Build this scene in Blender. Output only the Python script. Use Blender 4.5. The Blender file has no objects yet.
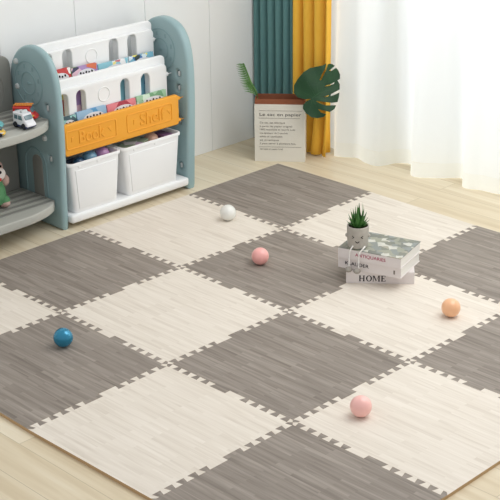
import bpy, bmesh, math, random
from mathutils import Vector, Matrix, noise
random.seed(7)
SC = bpy.context.scene
COL = SC.collection
PI = math.pi
V = Vector

# ------------------------------------------------------------------ materials
def mat(name, col, rough=.5, spec=.5, metal=0, coat=0, alpha=None, trans=0, sss=0):
    m = bpy.data.materials.new(name); m.use_nodes = True
    b = m.node_tree.nodes['Principled BSDF']
    b.inputs['Base Color'].default_value = (*col, 1)
    b.inputs['Roughness'].default_value = rough
    b.inputs['Specular IOR Level'].default_value = spec
    b.inputs['Metallic'].default_value = metal
    b.inputs['Coat Weight'].default_value = coat
    b.inputs['Coat Roughness'].default_value = .15
    return m
def nodes(m): return m.node_tree.nodes, m.node_tree.links, m.node_tree.nodes['Principled BSDF']
def N(m, t, **kw):
    n = m.node_tree.nodes.new(t)
    for k, v in kw.items(): setattr(n, k, v)
    return n
def S(c):  # sRGB 0-255 -> linear
    return tuple((x/255/12.92) if x/255 <= .04045 else ((x/255+.055)/1.055)**2.4 for x in c)
def noisy(m, c1, c2, scale=8, stretch=(1, 1, 1), detail=4, bump=0, coord='Object'):
    n, l, b = nodes(m)
    tc = N(m, 'ShaderNodeTexCoord'); mp = N(m, 'ShaderNodeMapping'); mp.inputs['Scale'].default_value = stretch
    nz = N(m, 'ShaderNodeTexNoise'); nz.inputs['Scale'].default_value = scale; nz.inputs['Detail'].default_value = detail
    mx = N(m, 'ShaderNodeMix', data_type='RGBA')
    mx.inputs['A'].default_value = (*c1, 1); mx.inputs['B'].default_value = (*c2, 1)
    l.new(tc.outputs[coord], mp.inputs['Vector']); l.new(mp.outputs[0], nz.inputs['Vector'])
    l.new(nz.outputs['Fac'], mx.inputs['Factor']); l.new(mx.outputs['Result'], b.inputs['Base Color'])
    if bump:
        bp = N(m, 'ShaderNodeBump'); bp.inputs['Strength'].default_value = bump; bp.inputs['Distance'].default_value = .001
        l.new(nz.outputs['Fac'], bp.inputs['Height']); l.new(bp.outputs[0], b.inputs['Normal'])
    return m
def wood(name, base, dark, light, stave=(.22, .03), stave_amt=.35, streak=.6, rough=.6, joint=None, jointw=.0, weave=0, scl=1.0, off=.37):
    """strips of wood running along world x: each strip has its own tone, fine grain streaks inside"""
    m = mat(name, base, rough, .3); n, l, b = nodes(m)
    g = N(m, 'ShaderNodeNewGeometry')
    br = N(m, 'ShaderNodeTexBrick'); br.inputs['Scale'].default_value = 1
    br.offset = off; br.offset_frequency = 2
    br.inputs['Brick Width'].default_value = stave[0]; br.inputs['Row Height'].default_value = stave[1]
    br.inputs['Mortar Size'].default_value = jointw; br.inputs['Bias'].default_value = 0; br.inputs['Mortar Smooth'].default_value = .1
    br.inputs['Color1'].default_value = (0, 0, 0, 1); br.inputs['Color2'].default_value = (1, 1, 1, 1); br.inputs['Mortar'].default_value = (.5, .5, .5, 1)
    l.new(g.outputs['Position'], br.inputs['Vector'])
    sep = N(m, 'ShaderNodeSeparateColor'); l.new(br.outputs['Color'], sep.inputs[0])
    # grain, shifted per strip
    comb = N(m, 'ShaderNodeCombineXYZ'); mul = N(m, 'ShaderNodeMath', operation='MULTIPLY'); mul.inputs[1].default_value = 7.3
    l.new(sep.outputs[0], mul.inputs[0]); l.new(mul.outputs[0], comb.inputs[2]); l.new(mul.outputs[0], comb.inputs[0])
    add = N(m, 'ShaderNodeVectorMath', operation='ADD'); l.new(g.outputs['Position'], add.inputs[0]); l.new(comb.outputs[0], add.inputs[1])
    mp = N(m, 'ShaderNodeMapping'); mp.inputs['Scale'].default_value = (3*scl, 55*scl, 20)
    l.new(add.outputs[0], mp.inputs['Vector'])
    nz = N(m, 'ShaderNodeTexNoise'); nz.inputs['Scale'].default_value = 1; nz.inputs['Detail'].default_value = 5; nz.inputs['Distortion'].default_value = .6
    l.new(mp.outputs[0], nz.inputs['Vector'])
    rp = N(m, 'ShaderNodeValToRGB'); e = rp.color_ramp.elements
    e[0].position = .3; e[0].color = (*dark, 1); e[1].position = .7; e[1].color = (*light, 1)
    k = e.new(.5); k.color = (*base, 1)
    l.new(nz.outputs['Fac'], rp.inputs[0])
    # broad streaks
    mp2 = N(m, 'ShaderNodeMapping'); mp2.inputs['Scale'].default_value = (1.6*scl, 14*scl, 5)
    l.new(g.outputs['Position'], mp2.inputs['Vector'])
    n2 = N(m, 'ShaderNodeTexNoise'); n2.inputs['Scale'].default_value = 1; n2.inputs['Detail'].default_value = 3
    l.new(mp2.outputs[0], n2.inputs['Vector'])
    tone = N(m, 'ShaderNodeMix', data_type='RGBA'); tone.inputs['A'].default_value = (*dark, 1); tone.inputs['B'].default_value = (*light, 1)
    ad = N(m, 'ShaderNodeMath', operation='ADD'); m2 = N(m, 'ShaderNodeMath', operation='MULTIPLY'); m2.inputs[1].default_value = .55
    l.new(sep.outputs[0], m2.inputs[0]); l.new(m2.outputs[0], ad.inputs[0])
    m3 = N(m, 'ShaderNodeMath', operation='MULTIPLY_ADD'); m3.inputs[1].default_value = .9; m3.inputs[2].default_value = -.22
    l.new(n2.outputs['Fac'], m3.inputs[0]); l.new(m3.outputs[0], ad.inputs[1]); l.new(ad.outputs[0], tone.inputs['Factor'])
    mx = N(m, 'ShaderNodeMix', data_type='RGBA'); mx.inputs['Factor'].default_value = stave_amt
    l.new(rp.outputs[0], mx.inputs['A']); l.new(tone.outputs['Result'], mx.inputs['B'])
    m4 = N(m, 'ShaderNodeMix', data_type='RGBA'); m4.inputs['A'].default_value = (*base, 1); m4.inputs['Factor'].default_value = streak
    l.new(mx.outputs['Result'], m4.inputs['B'])
    out = m4.outputs['Result']
    if joint:
        mj = N(m, 'ShaderNodeMix', data_type='RGBA'); mj.inputs['B'].default_value = (*joint, 1)
        l.new(br.outputs['Fac'], mj.inputs['Factor']); l.new(out, mj.inputs['A']); out = mj.outputs['Result']
    l.new(out, b.inputs['Base Color'])
    bp = N(m, 'ShaderNodeBump'); bp.inputs['Strength'].default_value = .25; bp.inputs['Distance'].default_value = .0006
    if weave:
        w = N(m, 'ShaderNodeTexVoronoi'); w.inputs['Scale'].default_value = 260; l.new(g.outputs['Position'], w.inputs['Vector'])
        l.new(w.outputs['Distance'], bp.inputs['Height'])
    else: l.new(nz.outputs['Fac'], bp.inputs['Height'])
    l.new(bp.outputs[0], b.inputs['Normal'])
    return m
M = {}
M['dark_tile'] = wood('dark_foam', S((142, 133, 124)), S((114, 105, 97)), S((168, 158, 148)), (.20, .016), .36, 1.0, .62, weave=1)
M['light_tile'] = wood('light_foam', S((226, 217, 204)), S((209, 198, 184)), S((236, 228, 217)), (.22, .018), .28, .9, .62, weave=1)
M['foam_side'] = mat('foam_side', S((190, 160, 122)), .9, .1)
M['floor'] = wood('laminate_floor', S((224, 210, 182)), S((200, 181, 148)), S((238, 229, 208)), (1.25, .13), .5, .95, .38, joint=S((186, 172, 144)), jointw=.0012, scl=.45)
M['wall'] = noisy(mat('painted_wall', S((236, 238, 238)), .75, .2), S((235, 237, 237)), S((239, 241, 241)), 2)
M['groove'] = mat('wall_groove', S((190, 192, 192)), .9, .1)
M['teal'] = noisy(mat('teal_plastic', S((150, 177, 181)), .36, .5), S((146, 174, 178)), S((154, 181, 185)), 6, bump=.05)
M['teal_line'] = mat('teal_plastic_relief', S((138, 166, 170)), .45, .4)
M['white'] = noisy(mat('white_plastic', S((240, 241, 242)), .4, .4), S((239, 240, 241)), S((243, 244, 244)), 5)
M['orange'] = noisy(mat('orange_plastic', S((240, 166, 52)), .42, .4), S((238, 163, 48)), S((242, 170, 58)), 5)
M['grey'] = noisy(mat('grey_plastic', S((178, 178, 170)), .45, .4), S((172, 172, 165)), S((186, 186, 178)), 5)
M['greydark'] = noisy(mat('grey_plastic_board', S((140, 140, 134)), .5, .35), S((134, 134, 129)), S((146, 146, 140)), 5)
M['bolt'] = mat('bolt_grey', S((205, 210, 210)), .35, .5)
M['green_cur'] = noisy(mat('green_fabric', S((98, 137, 138)), .85, .15), S((92, 131, 132)), S((106, 145, 144)), 90, (1, 1, .3), 3, .3)
M['yellow_cur'] = noisy(mat('yellow_fabric', S((240, 188, 72)), .85, .15), S((237, 183, 66)), S((245, 195, 82)), 90, (1, 1, .3), 3, .3)
M['bag'] = noisy(mat('white_paper', S((232, 228, 217)), .8, .15), S((229, 225, 213)), S((236, 232, 222)), 14)
M['kraft'] = noisy(mat('brown_paper', S((150, 92, 66)), .8, .15), S((142, 84, 60)), S((160, 102, 76)), 20)
M['ink'] = mat('grey_ink', S((138, 130, 122)), .8, .1)
M['ink_dark'] = mat('dark_grey_ink', S((84, 80, 78)), .8, .1)
M['black'] = mat('black_ink', S((35, 33, 35)), .7, .1)
M['rose_ink'] = mat('rose_ink', S((176, 70, 100)), .7, .1)
M['leaf'] = noisy(mat('monstera_green', S((26, 62, 36)), .5, .3), S((18, 48, 32)), S((36, 78, 40)), 18)
M['vein'] = mat('vein_green', S((46, 88, 52)), .45, .4)
M['palm'] = noisy(mat('palm_green', S((84, 132, 66)), .5, .4), S((66, 112, 56)), S((112, 158, 86)), 30)
M['succ'] = noisy(mat('succulent_green', S((52, 104, 48)), .45, .4), S((36, 82, 40)), S((88, 140, 66)), 40)
M['pot'] = noisy(mat('concrete_pot', S((182, 176, 166)), .8, .2), S((172, 166, 157)), S((192, 187, 178)), 60, bump=.2)
M['soil'] = noisy(mat('soil', S((52, 46, 38)), .95, .1), S((40, 34, 28)), S((70, 62, 50)), 120, bump=.5)
M['rope'] = mat('white_cord', S((246, 244, 240)), .85, .1)
M['foot'] = noisy(mat('concrete_foot', S((158, 153, 144)), .85, .1), S((148, 142, 134)), S((168, 163, 154)), 80)
M['pages'] = noisy(mat('book_pages', S((232, 230, 224)), .8, .15), S((222, 219, 212)), S((238, 236, 231)), 6, (1, 1, 120), 2)
M['bookwhite'] = noisy(mat('white_cover', S((226, 218, 216)), .5, .35), S((224, 216, 214)), S((229, 222, 220)), 12)
M['red'] = mat('red_paint', S((196, 44, 40)), .3, .5, coat=.3)
M['tyre'] = mat('tyre_black', S((46, 46, 52)), .7, .3)
M['glass_dark'] = mat('toy_window', S((96, 120, 128)), .2, .6)
M['toywhite'] = mat('toy_white', S((228, 228, 232)), .3, .5, coat=.3)
M['toyteal'] = mat('toy_teal', S((120, 196, 200)), .35, .5, coat=.3)
M['toyyellow'] = mat('toy_yellow', S((240, 196, 72)), .35, .5, coat=.3)
M['navy'] = mat('toy_navy', S((58, 66, 104)), .5, .4)
M['frame'] = mat('window_frame_white', S((236, 236, 234)), .4, .4)

def ball_mat(name, c, c2=None, metal=0, rough=.3):
    m = mat(name, c, rough, .6, metal=metal, coat=.35)
    return noisy(m, c, c2 or tuple(x*.93 for x in c), 30)

def cloth_sheer(name, col, tr=.1):
    m = bpy.data.materials.new(name); m.use_nodes = True
    n, l = m.node_tree.nodes, m.node_tree.links
    n.remove(n['Principled BSDF']); out = n['Material Output']
    d = n.new('ShaderNodeBsdfDiffuse'); d.inputs[0].default_value = (*col, 1)
    t = n.new('ShaderNodeBsdfTranslucent'); t.inputs[0].default_value = (*col, 1)
    tp = n.new('ShaderNodeBsdfTransparent')
    a = n.new('ShaderNodeMixShader'); a.inputs[0].default_value = .55
    l.new(d.outputs[0], a.inputs[1]); l.new(t.outputs[0], a.inputs[2])
    b = n.new('ShaderNodeMixShader'); b.inputs[0].default_value = tr
    # fine weave: openness varies thread by thread
    tc = n.new('ShaderNodeTexCoord'); w = n.new('ShaderNodeTexNoise'); w.inputs['Scale'].default_value = 220
    l.new(tc.outputs['Object'], w.inputs['Vector'])
    mr = n.new('ShaderNodeMapRange'); mr.inputs['From Min'].default_value = .3; mr.inputs['From Max'].default_value = .7
    mr.inputs['To Min'].default_value = tr*.9; mr.inputs['To Max'].default_value = tr*1.1
    l.new(w.outputs['Fac'], mr.inputs['Value']); l.new(mr.outputs[0], b.inputs[0])
    l.new(a.outputs[0], b.inputs[1]); l.new(tp.outputs[0], b.inputs[2]); l.new(b.outputs[0], out.inputs[0])
    return m
M['sheer'] = cloth_sheer('sheer_white', S((250, 253, 252)), .04)
M['hem'] = cloth_sheer('sheer_hem', S((248, 250, 246)), .03)
def window_glass():
    m = bpy.data.materials.new('window_glass'); m.use_nodes = True
    n, l = m.node_tree.nodes, m.node_tree.links; n.remove(n['Principled BSDF']); out = n['Material Output']
    tp = n.new('ShaderNodeBsdfTransparent'); g = n.new('ShaderNodeBsdfGlossy'); g.inputs['Roughness'].default_value = .02
    a = n.new('ShaderNodeMixShader'); a.inputs[0].default_value = .06
    l.new(tp.outputs[0], a.inputs[1]); l.new(g.outputs[0], a.inputs[2]); l.new(a.outputs[0], out.inputs[0]); return m
M['glass'] = window_glass()

# ------------------------------------------------------------------ object helpers
def finish(me, smooth=35):
    if smooth:
        me.shade_smooth(); me.set_sharp_from_angle(angle=math.radians(smooth))
def link(name, me, mats, parent=None, mx=None, smooth=35, label=None):
    o = bpy.data.objects.new(name, me); COL.objects.link(o)
    if not isinstance(mats, (list, tuple)): mats = [mats]
    me.materials.clear()
    for m in mats: me.materials.append(m)
    finish(me, smooth)
    if mx is not None: o.matrix_world = mx
    if parent is not None:
        o.parent = parent
        o.matrix_parent_inverse = world_of(parent).inverted()
    if label: o['label'] = label
    return o
def world_of(o):
    m = o.matrix_basis.copy()
    if o.parent: m = world_of(o.parent) @ o.matrix_parent_inverse @ m
    return m
def obj(name, bm, mats, parent=None, smooth=35, label=None, recalc=True):
    if recalc: bmesh.ops.recalc_face_normals(bm, faces=bm.faces)
    me = bpy.data.meshes.new(name); bm.to_mesh(me); bm.free()
    return link(name, me, mats, parent, None, smooth, label)
def thing(name, label, cat, loc=(0, 0, 0), group=None, rz=0):
    o = bpy.data.objects.new(name, None); COL.objects.link(o); o.location = loc; o.rotation_euler = (0, 0, rz)
    o.empty_display_size = .05
    return tag(o, label, cat, group)
def tag(o, label, cat, group=None):
    o['label'] = label; o['category'] = cat
    if group: o['group'] = group
    return o
def struct(o): o['kind'] = 'structure'; return o
def frame(o, ex, ey, ez):
    ex, ey, ez = V(ex).normalized(), V(ey).normalized(), V(ez).normalized()
    return Matrix(((ex.x, ey.x, ez.x, o[0]), (ex.y, ey.y, ez.y, o[1]), (ex.z, ey.z, ez.z, o[2]), (0, 0, 0, 1)))
def box(bm, a, b, bev=0, seg=2, mx=None, mi=0):
    """axis aligned box between corners a, b"""
    r = bmesh.ops.create_cube(bm, size=1)
    vs = r['verts']
    for v in vs:
        v.co = V([a[i] + (v.co[i]+.5)*(b[i]-a[i]) for i in range(3)])
    es = list({e for v in vs for e in v.link_edges}); fs = list({f for v in vs for f in v.link_faces})
    if bev:
        k = bmesh.ops.bevel(bm, geom=es, offset=bev, segments=seg, profile=.5, affect='EDGES')
        vs = list({v for f in k['faces'] for v in f.verts} | {v for v in vs if v.is_valid})
        fs = list({f for v in vs for f in v.link_faces})
    for f in fs: f.material_index = mi
    if mx is not None:
        for v in vs: v.co = mx @ v.co
    return vs
def tube(bm, pts, rad, n=8, cap=True, mi=0):
    pts = [V(p) for p in pts]; rings = []
    if not hasattr(rad, '__len__'): rad = [rad]*len(pts)
    up = V((0, 0, 1))
    for i, p in enumerate(pts):
        t = (pts[min(i+1, len(pts)-1)] - pts[max(i-1, 0)]).normalized()
        a = t.cross(up)
        if a.length < .05: a = t.cross(V((1, 0, 0)))
        a.normalize(); b = t.cross(a).normalized()
        rings.append([bm.verts.new(p + (a*math.cos(2*PI*k/n) + b*math.sin(2*PI*k/n))*rad[i]) for k in range(n)])
    for r0, r1 in zip(rings, rings[1:]):
        for k in range(n):
            f = bm.faces.new((r0[k], r0[(k+1) % n], r1[(k+1) % n], r1[k])); f.material_index = mi
    if cap: bm.faces.new(rings[0][::-1]); bm.faces.new(rings[-1])
def lathe(bm, prof, n=32, mx=None, mi=0):
    rings = []
    for r, z in prof:
        if r < 1e-5: rings.append([bm.verts.new(V((0, 0, z)))])
        else: rings.append([bm.verts.new(V((r*math.cos(2*PI*k/n), r*math.sin(2*PI*k/n), z))) for k in range(n)])
    for a, b in zip(rings, rings[1:]):
        for k in range(n):
            q = [a[k % len(a)], a[(k+1) % n % len(a)], b[(k+1) % n % len(b)], b[k % len(b)]]
            u = []
            for v in q:
                if v not in u: u.append(v)
            if len(u) > 2: bm.faces.new(u).material_index = mi
    if mx is not None:
        for r in rings:
            for v in r: v.co = mx @ v.co
def ball(bm, c, r, seg=24, sc=(1, 1, 1), mi=0, mx=None):
    m = Matrix.Translation(V(c)) @ Matrix.Diagonal((*[r*s for s in sc], 1))
    if mx is not None: m = mx @ m
    k = bmesh.ops.create_uvsphere(bm, u_segments=seg, v_segments=seg//2, radius=1, matrix=m)
    for v in k['verts']:
        for f in v.link_faces: f.material_index = mi
def curve_mesh(loops, thick, bev=0, res=2):
    """flat plate with holes in local XY, thickness along z, rounded edges"""
    cu = bpy.data.curves.new('plate', 'CURVE'); cu.dimensions = '2D'; cu.fill_mode = 'BOTH'
    cu.extrude = max(thick/2-bev, 0); cu.bevel_depth = bev; cu.bevel_resolution = res; cu.offset = -bev
    for lp in loops:
        s = cu.splines.new('POLY'); s.points.add(len(lp)-1)
        for p, q in zip(s.points, lp): p.co = (q[0], q[1], 0, 1)
        s.use_cyclic_u = True
    return eval_curve(cu)
def eval_curve(cu):
    o = bpy.data.objects.new('tmp', cu); COL.objects.link(o)
    dg = bpy.context.evaluated_depsgraph_get()
    me = bpy.data.meshes.new_from_object(o.evaluated_get(dg))
    bpy.data.objects.remove(o); bpy.data.curves.remove(cu)
    bm = bmesh.new(); bm.from_mesh(me); bmesh.ops.remove_doubles(bm, verts=bm.verts, dist=1e-6); bm.to_mesh(me); bm.free()
    return me
def text_mesh(s, size, ext=.0004, align='CENTER', spacing=1.0, width=None, bev=0):
    cu = bpy.data.curves.new('lettering', 'FONT'); cu.body = s; cu.size = size; cu.extrude = ext; cu.bevel_depth = bev
    cu.align_x = align; cu.align_y = 'CENTER'; cu.space_character = spacing
    me = eval_curve(cu)
    xs = [v.co.x for v in me.vertices]
    if width:
        k = width/(max(xs)-min(xs))
        for v in me.vertices: v.co.x *= k
    return me
def plates(name, specs, m, parent, smooth=35, label=None):
    """several plates joined in ONE mesh; spec = (loops, thick, bev, matrix)"""
    bm = bmesh.new()
    for loops, th, bv, mx in specs:
        me = curve_mesh(loops, th, bv); me.transform(mx); bm.from_mesh(me); bpy.data.meshes.remove(me)
    return obj(name, bm, m, parent, smooth, label)
def rrect(x0, y0, x1, y1, r, n=5):
    out = []
    for cx, cy, a in ((x1-r, y1-r, 0), (x0+r, y1-r, 90), (x0+r, y0+r, 180), (x1-r, y0+r, 270)):
        for k in range(n+1):
            t = math.radians(a+90*k/n); out.append((cx+r*math.cos(t), cy+r*math.sin(t)))
    return out
def circle(cx, cy, r, n=32): return [(cx+r*math.cos(2*PI*k/n), cy+r*math.sin(2*PI*k/n)) for k in range(n)]
def catmull(P, n):
    P = [V(p) for p in P]; P = [2*P[0]-P[1]] + P + [2*P[-1]-P[-2]]; out = []
    for i in range(1, len(P)-2):
        for k in range(n):
            t = k/n; a, b, c, d = P[i-1:i+3]
            out.append(.5*((2*b)+(c-a)*t+(2*a-5*b+4*c-d)*t*t+(3*b-a-3*c+d)*t**3))
    return out + [P[-2]]

# ------------------------------------------------------------------ the room
WX = -.415       # plane of the wall behind the shelf
WY = .62         # plane of the window wall
bm = bmesh.new(); box(bm, (WX-.1, -4.2, -.05), (4.4, WY+.2, 0))
struct(obj('floor', bm, M['floor'], smooth=0))
bm = bmesh.new()
seams = [-4.2, -3.346, -2.934, -2.522, -2.11, -1.698, -1.286, -.874, -.462, -.05, WY+.2]
for a, b in zip(seams, seams[1:]):
    box(bm, (WX-.02, a+.0008, 0), (WX, b-.0008, 2.6), .0015, 1)
box(bm, (WX-.1, -4.2, 0), (WX-.015, WY+.2, 2.6), mi=1)
struct(obj('wall_left', bm, [M['wall'], M['groove']], smooth=0))
bm = bmesh.new()      # window wall with a wide opening
box(bm, (WX, WY, 0), (.12, WY+.2, 2.6)); box(bm, (3.4, WY, 0), (4.4, WY+.2, 2.6)); box(bm, (.12, WY, 2.35), (3.4, WY+.2, 2.6)); box(bm, (.12, WY, 0), (3.4, WY+.2, .06))
struct(obj('wall_back', bm, M['wall'], smooth=0))
bm = bmesh.new()
for x in (.12, 1.2, 2.28, 3.34): box(bm, (x, WY+.06, .06), (x+.06, WY+.12, 2.35), .004)
for z in (.06, 2.29): box(bm, (.12, WY+.065, z), (3.4, WY+.115, z+.06), .004)
w = struct(obj('window_1', bm, M['frame'], smooth=0))
for x in (.18, 1.26, 2.34):
    bm = bmesh.new(); box(bm, (x, WY+.085, .12), (x+1.02, WY+.093, 2.29)); obj('window_pane', bm, M['glass'], w, smooth=0)

# ------------------------------------------------------------------ foam mat tiles
TOP = .012
VT = {(0, 0): (-.006, .006), (1, 0): (.597, .005), (2, 0): (1.203, -.010), (0, 1): (-.003, -.59), (1, 1): (.613, -.606), (0, 2): (-.006, -1.206),
      (1, 2): (.602, -1.197), (2, 2): (1.206, -1.202), (3, 2): (1.797, -1.209), (1, 3): (.590, -1.793), (2, 3): (1.199, -1.803),
      (3, 3): (1.791, -1.797), (4, 3): (2.402, -1.795), (2, 4): (1.212, -2.408), (3, 4): (1.795, -2.400), (2, 1): (1.209, -.606)}
def vt(i, j): return V(VT.get((i, j), (i*.6, -j*.6)))
h = .0118
def edge_profile():
    pts = [(.018, 0)]; p = 1/12.
    first = [(.018, -h)]
    for k in range(5):
        a, b = .030+k*p*.93, .030+k*p*.93+.042
        first += [(a+.007, -h), (a-.005, h), (b+.005, h), (b-.007, -h)]
    first += [(.5, -h), (.5, h)]
    second = [(1-t, -f) for t, f in first[::-1]][2:]
    return first + second
EP = edge_profile()
def tile_edge(p, q, cut):
    p, q = V(p), V(q); d = q-p; L = d.length; n = V((-d.y, d.x))/L
    if not cut: return [p]
    return [p] + [p + d*t + n*(f*(.6)/.6) for t, f in EP]
def edge_pts(a, b, cut):
    """a,b grid indices; the profile is always run in the + direction so neighbours share it"""
    fwd = (b[0]+b[1]) > (a[0]+a[1])
    if not cut: return [vt(*a)]
    if fwd: return tile_edge(vt(*a), vt(*b), True)
    pts = tile_edge(vt(*b), vt(*a), True)
    return [vt(*a)] + pts[1:][::-1]
def earclip(P):
    cr = lambda a, b, c: (b.x-a.x)*(c.y-a.y)-(b.y-a.y)*(c.x-a.x)
    idx = list(range(len(P))); out = []
    while len(idx) > 3:
        best = None
        for k in range(len(idx)):
            a, b, c = idx[k-1], idx[k], idx[(k+1) % len(idx)]
            A, B_, C_ = P[a], P[b], P[c]; ar = cr(A, B_, C_)
            if ar <= 1e-9: continue
            if any(cr(A, B_, P[q]) >= 0 and cr(B_, C_, P[q]) >= 0 and cr(C_, A, P[q]) >= 0 for q in idx if q not in (a, b, c)): continue
            per = (A-B_).length+(B_-C_).length+(C_-A).length; qual = ar/per**2
            if best is None or qual > best[0]: best = (qual, k, (a, b, c))
            if qual > .03: break
        if best is None: break
        out.append(best[2]); idx.pop(best[1])
    if len(idx) == 3: out.append(tuple(idx))
    return out
TL = {(0, 0): 'dark grey foam tile at the far mat corner, in front of the paper bag',
      (1, 0): 'cream foam tile on the window side, behind the book stack',
      (2, 0): 'dark grey foam tile on the window side, cut by the right picture edge',
      (3, 0): 'cream foam tile at the mat corner nearest the curtained window, outside the picture',
      (0, 1): 'cream foam tile at the foot of the shelf, carrying the pearl white ball',
      (1, 1): 'dark grey foam tile in the mat middle, carrying the salmon pink ball',
      (2, 1): 'cream foam tile carrying the peach ball and the book marked HOME',
      (3, 1): 'dark grey foam tile at the right picture edge, nearer the camera than the peach ball',
      (0, 2): 'dark grey foam tile touching the shelf side panel, before the grey corner shelf',
      (1, 2): 'empty cream foam tile between the blue ball tile and the salmon pink ball tile',
      (2, 2): 'empty dark grey foam tile between the book stack and the nearest pink ball',
      (3, 2): 'cream foam tile carrying the pink ball nearest to the camera',
      (0, 3): 'cream foam tile cut by the left picture edge, behind the blue ball',
      (1, 3): 'dark grey foam tile carrying the metallic blue ball, at the left mat edge',
      (2, 3): 'empty cream foam tile along the front mat edge beside the bare wooden floor',
      (3, 3): 'dark grey foam tile at the bottom picture edge, nearest mat corner'}
for (i, j), lab in TL.items():
    loop = []
    # counter clockwise: (i,j) -> (i,j+1) -> (i+1,j+1) -> (i+1,j)
    loop += edge_pts((i, j), (i, j+1), i > 0)
    loop += edge_pts((i, j+1), (i+1, j+1), j+1 < 4)
    loop += edge_pts((i+1, j+1), (i+1, j), i+1 < 4)
    loop += edge_pts((i+1, j), (i, j), j > 0)
    c = sum(loop, V((0, 0)))/len(loop)
    bm = bmesh.new()
    lo = []
    n = len(loop)
    for k, p in enumerate(loop):   # a hair of clearance between neighbours
        a, b = loop[k-1], loop[(k+1) % n]; d1 = (p-a).normalized(); d2 = (b-p).normalized()
        nn = V((d1.y+d2.y, -(d1.x+d2.x)));
        if nn.length > 1e-6: nn.normalize()
        lo.append(p - nn*.0004)
    tri = earclip(lo)
    vs = [bm.verts.new((p.x-c.x, p.y-c.y, TOP)) for p in lo]; bs = [bm.verts.new((p.x-c.x, p.y-c.y, 0)) for p in lo]
    for a_, b_, c_ in tri: bm.faces.new((vs[a_], vs[b_], vs[c_])); bm.faces.new((bs[c_], bs[b_], bs[a_]))
    for q in range(n): bm.faces.new((vs[q], bs[q], bs[(q+1) % n], vs[(q+1) % n]))
    me = bpy.data.meshes.new('foam_tile'); bm.to_mesh(me); bm.free()
    o = link('foam_tile', me, [M['dark_tile' if (i+j) % 2 == 0 else 'light_tile'], M['foam_side']], smooth=0)
    for q in me.polygons: q.material_index = 0 if q.normal.z > .5 else 1
    o.location = (c.x, c.y, 0)
    tag(o, lab, 'foam floor tile', 'interlocking foam mat tiles')

# ------------------------------------------------------------------ balls on the mat
def toy_ball(x, y, c, c2, label, metal=.0, rough=.3):
    bm = bmesh.new(); ball(bm, (0, 0, 0), .0355, 40)
    o = obj('toy_ball', bm, ball_mat('ball_'+label.split()[0], S(c), S(c2), metal, rough), smooth=60); o.location = (x, y, TOP+.0355)
    return tag(o, label, 'ball', 'plastic balls on the mat')
toy_ball(.828, -1.967, (44, 142, 176), (30, 122, 158), 'metallic blue plastic ball on the dark tile at the left', .45, .25)
toy_ball(1.921, -1.617, (250, 196, 188), (247, 187, 179), 'pink ball on the cream tile, nearest to the camera')
toy_ball(.816, -.954, (248, 182, 176), (245, 172, 166), 'salmon pink ball on the dark tile in the middle of the mat')
toy_ball(.366, -.699, (238, 238, 232), (226, 226, 220), 'pearl white ball on the cream tile by the shelf')
toy_ball(1.677, -.822, (250, 196, 152), (244, 182, 136), 'peach orange ball on the cream tile right of the books')

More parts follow.
